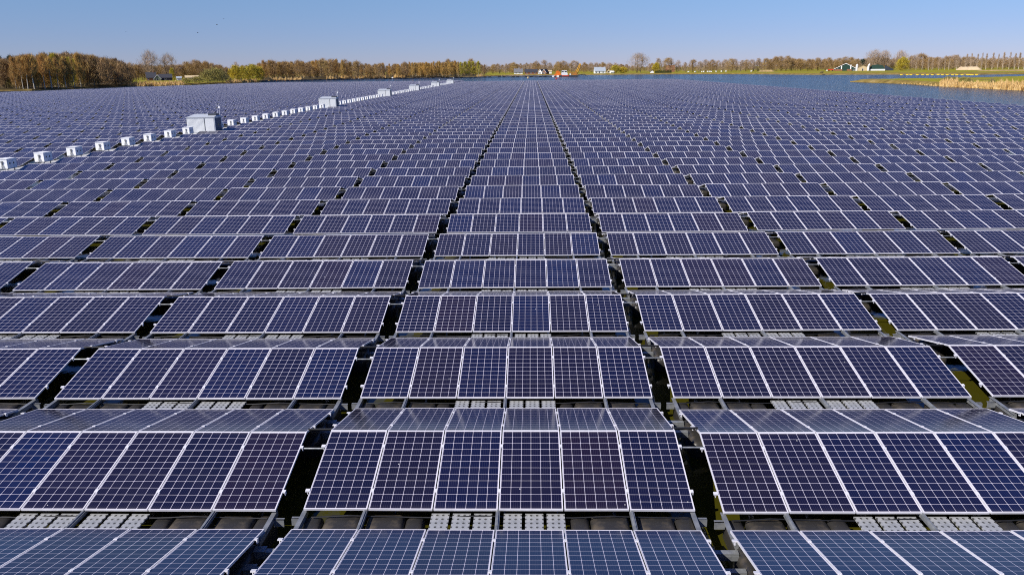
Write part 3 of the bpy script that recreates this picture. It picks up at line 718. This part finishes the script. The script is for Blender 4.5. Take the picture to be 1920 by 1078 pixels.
reeds('reeds', [(503, 528, SHORE, 700, 3.0, 7), (528, 566, SHORE, 900, 2.4, 7), (612, 724, SHORE, 3200, 2.8, 8), (738, 760, SHORE, 800, 3.2, 7), (894, 906, SHORE, 250, 2.5, 6), (940, 990, SHORE, 400, .8, 5)], 'golden reeds on the far shore in front of the russet wood')

# ------------------------------------------------------------------ buildings
M_BRICK = plain('red_brick', (.26, .12, .07), .8, 0, .25, 3, .2)
M_TILE = plain('dark_roof_tile', (.045, .045, .055), .7, 0, .25, 2)
M_GREYTILE = plain('grey_roof_tile', (.16, .16, .17), .7, 0, .2, 2)
M_SLATE = plain('light_roof_tile', (.36, .40, .44), .6, 0, .15, 2)
M_RENDER = plain('white_render', (.78, .78, .76), .8, 0, .06, 1, .2)
M_BEIGE = plain('beige_plaster', (.55, .43, .25), .8, 0, .12, 1, .2)
M_GREEN = plain('green_boards', (.012, .045, .032), .6, 0, .2, 2)
M_PALEGREEN = plain('pale_green_gable', (.20, .24, .13), .7, 0, .15, 2)
M_GLASS = plain('window_glass', (.02, .025, .03), .1, 0, .2)
M_RED = plain('red_paint', (.55, .05, .02), .5, 0, .15)
M_ORANGE = plain('orange_paint', (.70, .17, .015), .5, 0, .15, 1)
M_SHEET = plain('dark_roof_sheet', (.03, .04, .06), .45, 0, .2, 1)
M_SAND = plain('pale_sand', (.56, .42, .26), .9, 0, .15, .4, .1)
M_EARTH = plain('tan_earth', (.36, .25, .11), .9, 0, .25, .3, .1)
M_HEDGE = plain('dark_hedge', (.03, .036, .012), .9, 0, .4, 1.5, .1)
def at(u, dist): x, y = bearing(u, dist); return (x, y, 1.0)
def facing(u): x, y = bearing(u, 1); return math.atan2(-x, y)
def house(name, u, dist, W, Dp, hw, hr, wall, roof, label, gable=False, wins=(), chim=False, trim=None, rz=0, over=.3, cat='house'):
    """front faces the camera; W along x, Dp deep; gable=True: gable end to the front"""
    b = empty(name, at(u, dist), facing(u) + rz); tag(b, label, cat)
    m = MB(); rf = MB()
    m.box(-W / 2, W / 2, 0, Dp, -.3, hw)
    if gable:
        m.face([(-W / 2, 0, hw), (W / 2, 0, hw), (0, 0, hr)]); m.face([(W / 2, Dp, hw), (-W / 2, Dp, hw), (0, Dp, hr)])
        sl = (hr - hw) / (W / 2); t = .16
        for s in (-1, 1):
            rf.face([(0, -over, hr + t), (s * (W / 2 + over), -over, hw - over * sl + t), (s * (W / 2 + over), Dp + over, hw - over * sl + t), (0, Dp + over, hr + t)][::s])
            rf.face([(0, -over, hr + t), (s * (W / 2 + over), -over, hw - over * sl + t), (s * (W / 2 + over), -over, hw - over * sl), (0, -over, hr)])
    else:
        m.face([(-W / 2, 0, hw), (-W / 2, Dp, hw), (-W / 2, Dp / 2, hr)]); m.face([(W / 2, 0, hw), (W / 2, Dp, hw), (W / 2, Dp / 2, hr)])
        sl = (hr - hw) / (Dp / 2); t = .16
        rf.face([(-W / 2 - over, -over, hw - over * sl + t), (W / 2 + over, -over, hw - over * sl + t), (W / 2 + over, Dp / 2, hr + t), (-W / 2 - over, Dp / 2, hr + t)])
        rf.face([(W / 2 + over, Dp + over, hw - over * sl + t), (-W / 2 - over, Dp + over, hw - over * sl + t), (-W / 2 - over, Dp / 2, hr + t), (W / 2 + over, Dp / 2, hr + t)])
        rf.box(-W / 2 - over, W / 2 + over, -over - .05, -over - .002, hw - over * sl - .05, hw - over * sl + t)
    m.obj('wall', wall, b); ro = rf.obj('roof', roof, b)
    if chim:
        c = MB(); c.box(W * .22, W * .22 + .8, Dp / 2 - .4, Dp / 2 + .4, hr - .5, hr + 1.1); c.obj('chimney', M_BRICK, ro)
    for x0, x1, z0, z1 in wins:
        q = MB(); q.box(x0, x1, -.06, -.004, z0, z1); f = q.obj('window', M_WHITE if trim is None else trim, b)
        q = MB(); q.box(x0 + .12, x1 - .12, -.075, -.062, z0 + .12, z1 - .12); q.obj('pane', M_GLASS, f)
    if trim:
        q = MB(); t = .22
        if gable:
            for s in (-1, 1):
                q.face([(0, -over - .03, hr + .2), (s * (W / 2 + over), -over - .03, hw - over * (hr - hw) / (W / 2) + .2), (s * (W / 2 + over), -over - .03, hw - over * (hr - hw) / (W / 2) - t), (0, -over - .03, hr - t)][::s])
            q.obj('barge_board', trim, b)
    return b
# by the left meadow
house('farmhouse', 284, 705, 7.0, 8, 2.4, 6.3, M_BRICK, M_TILE, 'brick farmhouse with steep dark tiled roof behind the left reeds', wins=[(-2.6, -1.6, .8, 2.0), (1.2, 2.2, .8, 2.0)], chim=True)
house('gabled_barn', 295.5, 695, 5.0, 12, 1.6, 4.5, M_PALEGREEN, M_TILE, 'green gabled barn with white edging beside the brick farmhouse', gable=True, trim=M_WHITE, wins=[(-.8, .8, .2, 1.9)])
house('long_shed', 311, 706, 9.5, 7, 2.2, 4.9, M_TILE, M_TILE, 'long dark-roofed shed right of the green gabled barn', wins=[(-1, .4, .7, 1.7)], cat='shed')
house('white_shed', 336, 695, 3.6, 4, 1.8, 2.9, M_RENDER, M_SLATE, 'small whitish shed right of the long dark shed', cat='shed')
house('low_shed', 361, 706, 10.5, 6, 2.0, 3.5, M_DARK, M_BEIGE, 'low shed with pale tan roof behind the shore bushes', cat='shed')
house('dark_shed', 422, 740, 4, 5, 1.8, 3.4, M_TILE, M_TILE, 'dark little shed left of the yellow-green willows', cat='shed')
# centre
house('grey_house', 972, 880, 9, 8, 2.0, 5.6, M_RENDER, M_GREYTILE, 'pale house with grey roof, leftmost of the central houses', wins=[(-3, -1.8, .6, 1.7), (1, 2.2, .6, 1.7)], chim=True)
house('long_brick_house', 996, 862, 13, 9, 2.2, 4.9, M_BRICK, M_TILE, 'long red brick house with dark roof left of the dredger', wins=[(-5, -3.6, .7, 1.8), (-1, .4, .7, 1.8), (3, 4.4, .7, 1.8)], chim=True)
for i, u in enumerate((1012.5, 1020)):
    house('gabled_house', u, 862, 4.6, 9, 1.7, 4.7, M_RENDER if i == 0 else M_BRICK, M_TILE, ['small white gabled house touching the long brick house', 'small gabled house with white edging, nearest the dredger'][i], gable=True, trim=M_WHITE, wins=[(-.8, .8, .3, 1.8)], rz=-.35)
house('white_garage', 1030, 900, 5, 5, 2.6, 3.6, M_RENDER, M_BEIGE, 'small white outbuilding behind the dredger under bare trees', cat='outbuilding')
house('white_house', 1125, 850, 11, 9, 2.5, 6.2, M_RENDER, M_SLATE, 'white house with light grey roof on the far shore', wins=[(-4.6, -3.0, .6, 1.8), (-1.5, -.3, .1, 2.3), (2.2, 3.8, .6, 1.8)], chim=True, rz=.12)
house('beige_house', 1140.5, 870, 4.6, 8, 1.8, 4.6, M_BEIGE, M_TILE, 'small beige gabled house right of the white house', gable=True, wins=[(-1, 1, .6, 2.2)])
house('garden_shed', 1148, 855, 3.6, 4, 1.3, 2.4, M_RENDER, M_RENDER, 'low white garden shed right of the beige gabled house', cat='shed', rz=.3)
house('red_house', 1256, 960, 10, 8, 3.2, 7.2, M_BRICK, M_BRICK, 'red-roofed house half hidden behind the bare field trees')
house('hut', 1222, 835, 3.4, 3, 1.4, 2.6, M_RENDER, M_DARK, 'tiny white hut with dark roof left of the clipped hedge', gable=True, cat='hut')
m = MB(); rr = random.Random(4)
for k in range(14): m.box(-8 + k * 1.15, -6.8 + k * 1.15, -.7 + rr.uniform(-.1, .1), .7, -.2, 2.4 + rr.uniform(-.35, .35), taper=.15)
tag(m.obj('hedge', M_HEDGE, None, at(1243, 835), (0, 0, facing(1243))), 'dark clipped hedge in the green field right of the tiny hut', 'hedge')
# right: farm
house('big_barn', 1583.5, 850, 20.5, 26, 1.8, 6.9, M_GREEN, M_SHEET, 'wide green barn with white-edged gable and brick plinth', gable=True, trim=M_WHITE, wins=[(-7.5, -6.2, .6, 1.9), (6.6, 8.2, .2, 1.6)], over=.5, cat='barn')
bb = [o for o in C.objects if o.name == 'big_barn'][0]
q = MB(); q.box(-9.9, -2.8, -.12, -.006, -.2, 1.7); q.obj('brick_plinth', M_BRICK, bb); q = MB(); q.box(1.2, 5.4, -.12, -.006, -.2, 1.7); q.obj('brick_plinth', M_BRICK, bb)
q = MB(); q.box(-4.1, -3.2, -.14, -.008, 1.75, 4.6); q.box(4.0, 4.9, -.14, -.008, 1.75, 5.6); q.obj('white_post', M_WHITE, bb)
house('beige_barn', 1616, 845, 8.5, 10, 3.0, 4.8, M_BEIGE, M_BEIGE, 'beige gabled outbuilding between the two green barns', gable=True, wins=[(-.8, .5, 0, 2.2)], cat='outbuilding')
o = MB(); o.tube((0, 0, -.2), (0, 0, 5.2), 1.1, 1.1, 12); o.tube((0, 0, 5.2), (0, 0, 6.2), 1.1, .25, 12)
tag(o.obj('silo', M_GREYW, None, at(1604.5, 850)), 'slim pale silo right of the wide green barn', 'silo')
o = MB(); o.tube((0, 0, -.2), (0, 0, 4.4), .9, .9, 12); o.tube((0, 0, 4.4), (1.1, 0, 6.2), .9, .5, 12)
tag(o.obj('silo', M_WHITE, None, at(1626, 842)), 'white leaning-topped silo left of the arched green barn', 'silo')
b = empty('arched_barn', at(1645.5, 845), facing(1645.5)); tag(b, 'green arched-roof barn above a white low wall', 'barn')
q = MB(); q.box(-9.5, 5.5, -1.2, 0, -.2, 1.5); q.obj('low_wall', M_RENDER, b)
q = MB(); q.prism([(-9.5, 1.5), (5.0, 1.5), (5.0, 2.2), (3.2, 4.6), (-1, 5.6), (-5.5, 5.2), (-9.5, 2.0)], 0, .4); q.obj('wall', M_GREEN, b)
q = MB(); ol = [(-10, 1.6), (-5.6, 5.25), (-1, 5.7), (4, 5.6), (10, 2.6), (12.5, 1.6)]
for a_, b_ in zip(ol, ol[1:]): q.face([(a_[0], .2, a_[1]), (b_[0], .2, b_[1]), (b_[0], 18, b_[1]), (a_[0], 18, a_[1])])
q.face([(5.0, .39, 0), (12.5, .39, 0), (12.5, .39, 1.6), (10, .39, 2.6), (5.0, .39, 5.1)]); q.obj('roof', M_SHEET, b)
b = empty('farm_wagon', at(1556, 840), facing(1556)); tag(b, 'red farm wagon parked left of the wide green barn', 'wagon')
q = MB(); q.box(-2.4, 2.4, -1, 1, .7, 2.0, taper=-.12); q.obj('body', M_RED, b)
q = MB(); q.box(-4.2, -2.5, -.5, .5, .5, 1.2); q.obj('drawbar_hopper', M_RENDER, b)
for x in (-1.5, 1.5):
    q = MB(); q.tube((x, -1.05, .4), (x, -.75, .4), .6, .6, 12); q.obj('wheel', M_BLACK, b)
# sand heap
def heap(name, u, dist, W, Dp, H, mat, label, cat):
    rr = random.Random(int(u)); m = MB(); n, k = 22, 7; g = {}
    for i in range(n + 1):
        for j in range(k + 1):
            x, y_ = i / n * 2 - 1, j / k * 2 - 1
            h = max(0, min(1, (1 - abs(x) ** 1.3) * 2.2)) * max(0, 1 - y_ * y_) * H * rr.uniform(.85, 1.05)
            g[i, j] = (x * W / 2, y_ * Dp / 2, h - .1)
    for i in range(n):
        for j in range(k): m.face([g[i, j], g[i + 1, j], g[i + 1, j + 1], g[i, j + 1]])
    tag(m.obj(name, mat, None, at(u, dist), (0, 0, facing(u)), True), label, cat)
heap('sand_heap', 1814, 830, 21, 9, 3.2, M_SAND, 'long pale sand heap in front of the poplar row', 'sand heap')
heap('earth_bank', 1436, 850, 16, 8, 2.0, M_EARTH, 'low tan earth mound at the end of the long field', 'mound')
heap('earth_bank', 1905, 700, 60, 12, 1.1, M_EARTH, 'pale sandy bank on the far shore at the right edge', 'sand bank')
# brushwood at the waterline
tree('bush', 1540, 137.2, ground(1540, 140.9).length + 2, 'dark brushwood tangle lying at the far waterline', None, 9, 'brushwood')
# pale bales
for i, u in enumerate((1290, 1303, 1315, 1319, 1326, 1330, 1333, 1342, 1352, 1360, 1408, 1624 - 52)):
    q = MB(); q.tube((-.7, 0, .6), (.7, 0, .6), .62, .62, 12)
    q.tube((.7, 0, .6), (.72, 0, .6), .45, .44, 10)
    tag(q.obj('wrapped_bale', M_RENDER, None, (at(u, 855 + (i * 37) % 20)[0], at(u, 855 + (i * 37) % 20)[1], 1.05), (0, 0, i * .7)), 'pale wrapped bale in the far green field, %s from the left' % ORD[i], 'bale', 'pale bales in the far field')

# ------------------------------------------------------------------ dredger, pipeline, floats
gp = ground(1060, 144.6); dd = gp.length
b = empty('dredger', (gp.x, gp.y, 0), facing(1060)); tag(b, 'orange dredger with yellow lattice boom moored on the far water', 'dredger')
px = dd / FPX / .985
def X(u): return (u - 1060) * px
q = MB(); q.prism([(X(1040), -.2), (X(1083), -.2), (X(1083), 1.3), (X(1052), 1.3), (X(1048), .9), (X(1040), .9)], -4, 4); q.obj('hull', M_DARK, b)
q = MB(); q.box(X(1054), X(1066), -4.08, -4.005, .5, 1.25); q.obj('red_stripe', M_RED, b)
q = MB(); q.box(X(1036.5), X(1042), -3, 1, .05, 1.0, taper=.1); q.box(X(1044.5), X(1049), -4.6, -1, .05, 1.2, taper=.1); q.obj('pontoon', M_RENDER, b)
q = MB(); q.prism([(X(1040.5), .95), (X(1050), 1.32), (X(1051), 3.2), (X(1049), 4.6), (X(1046.5), 4.9), (X(1043), 4.4), (X(1042.6), 2.6), (X(1040.5), 2.2)], -2, 2); q.box(X(1049), X(1053), -2.6, -2.02, 1.32, 2.5); q.obj('engine_house', M_ORANGE, b)
q = MB(); q.box(X(1052.5), X(1064), -2.5, 2.5, 1.32, 3.0); q.box(X(1053.5), X(1063), -2.3, 2.3, 3.0, 4.9); w_ = q.obj('wheelhouse', M_RENDER, b)
for a_, c_ in ((1054.2, 1057), (1058.5, 1062.4)):
    q = MB(); q.box(X(a_), X(c_), -2.36, -2.305, 3.5, 4.4); q.obj('window', M_GLASS, w_)
q = MB()
for k in range(9):
    xx = X(1066) + k * (X(1080) - X(1066)) / 8; q.box(xx - .14, xx + .14, -2, -1.7, 1.3, 3.4 + (k * 7 % 5) * .45)
for z in (1.9, 2.9): q.box(X(1066), X(1081), -2.05, -1.75, z, z + .25)
for k in range(6): q.tube((X(1067 + k * 2), -1.8, 1.4), (X(1069.5 + k * 2), -1.8, 3.4 + k * .2), .16, .12, 5)
q.box(X(1074), X(1081), -2.5, 2, 1.3, 2.5); q.obj('winch_frame', plain('rusty_orange', (.42, .16, .03), .7, 0, .3, 1), b)
q = MB(); A0, B0 = Vector((X(1078.5), 0, 1.6)), Vector((X(1087), 0, 10.2)); ax = (B0 - A0).normalized(); pr = Vector((ax.z, 0, -ax.x))
L_ = (B0 - A0).length
for s in (-1, 1):
    for t_ in (-.8, .8): q.tube(A0 + pr * s * .8 + Vector((0, t_, 0)), B0 + pr * s * .45 + Vector((0, t_ * .6, 0)), .30, .22, 5)
for k in range(8):
    s = 1 if k % 2 else -1
    for t_ in (-.8, .8): q.tube(A0 + ax * (L_ * k / 8) + pr * s * .75 + Vector((0, t_, 0)), A0 + ax * (L_ * (k + 1) / 8) - pr * s * .65 + Vector((0, t_ * .9, 0)), .16, .16, 5)
q.obj('lattice_boom', plain('ochre_paint', (.72, .36, .01), .5, 0, .1), b)
q = MB(); q.tube((X(1082), -1, 1.2), (X(1094), -1, 1.9), .35, .3, 8); q.tube((X(1094), -1, 1.9), (X(1097), -1, .6), .3, .3, 8); q.obj('suction_arm', M_DARK, b)
q = MB(); q.tube((X(1069), -3.4, 1.2), (X(1069), -3.4, 2.5), .6, .6, 10); q.obj('deck_tank', M_RENDER, b)
# pipeline on the water
q = MB(); pl = [(488, 154.3), (560, 152.2), (640, 150.2), (720, 148.9), (800, 147.6), (880, 146.4), (960, 145.4), (1036, 144.6)]
pp = [ground(u, v) + Vector((0, 0, .25)) for u, v in pl]
for a_, c_ in zip(pp, pp[1:]): q.tube(a_, c_, .32, .32, 6)
pip = q.obj('floating_pipeline', M_DARK); tag(pip, 'thin black floating pipeline lying on the water left of the dredger', 'pipeline')
q = MB()
for a_, c_ in zip(pp, pp[1:]):
    n = 9
    for k in range(n):
        if k % 3 == 2: continue
        p0 = a_.lerp(c_, k / n); p1 = a_.lerp(c_, (k + .6) / n); q.tube(p0, p1, .62, .62, 6)
o = q.obj('pipe_floats', M_BLACK, pip); o['kind'] = 'stuff'
for i, (u, v, m_, lab, r_) in enumerate([(990, 147.4, M_BEIGE, 'small pale buoy on the water above the central column', .8), (1043, 149.0, M_RED, 'small reddish buoy near the array edge below the dredger', .5), (672, 149.4, M_RENDER, 'tiny white buoy by the black pipeline under the russet wood', .6), (736, 148.6, M_RENDER, 'pale buoy by the reeds clump along the pipeline', .9)]):
    p = ground(u, v); q = MB()
    for k in range(6):
        a0, a1 = -1.2 + k * .45, -1.2 + (k + 1) * .45
        q.tube((0, 0, r_ * .4 + r_ * math.sin(a0)), (0, 0, r_ * .4 + r_ * math.sin(a1)), r_ * math.cos(a0), r_ * max(.05, math.cos(a1)), 10, 0, k in (0, 5))
    q.tube((0, 0, r_ * 1.2), (0, 0, r_ * 2), .08, .06, 5)
    tag(q.obj('buoy', m_, None, p, (0, 0, 0), True), lab, 'buoy')
for i, u in enumerate((1690, 1701, 1708, 1720, 1730, 1739, 1748, 1759, 1767, 1776, 1786, 1794, 1804, 1814, 1818, 1823, 1831)):
    p = ground(u, 141.3); fc = facing(u); q = MB()
    q.tube((-.85, 0, .12), (-.55, 0, .12), .2, .38, 10); q.tube((-.55, 0, .12), (.55, 0, .12), .38, .38, 10); q.tube((.55, 0, .12), (.85, 0, .12), .38, .2, 10)
    tag(q.obj('yellow_float', M_YEL, None, p, (0, 0, fc)), 'bright yellow pipe float near the far right shore, %s from the left' % ORD[i], 'float', 'yellow floats in a line')
# birds
for i, (u, v, d) in enumerate(((420, 36, 260), (407, 47, 260), (371, 62, 280), (236, 60, 300))):
    x, y = bearing(u, d, v); z = height_at(u, v, d); q = MB()
    q.tube((0, -.2, 0), (0, .18, 0), .02, .07, 5); q.tube((0, .18, 0), (0, .3, .01), .06, .01, 5)
    for s in (-1, 1):
        q.face([(0, -.08, .02), (s * .22, .02, .14), (s * .25, .16, .14), (0, .12, .02)][::s]); q.face([(s * .22, .02, .14), (s * .46, -.06, .05), (s * .25, .16, .14)][::s])
    tag(q.obj('bird', M_DARK, None, (x, y, z), (0, 0, .6 + i)), ['highest of the dark birds flying in the sky', 'second highest dark bird flying just below the highest', 'dark bird flying third from the right in the sky', 'leftmost dark bird flying alone in the sky'][i], 'bird', 'birds flying over the lake')
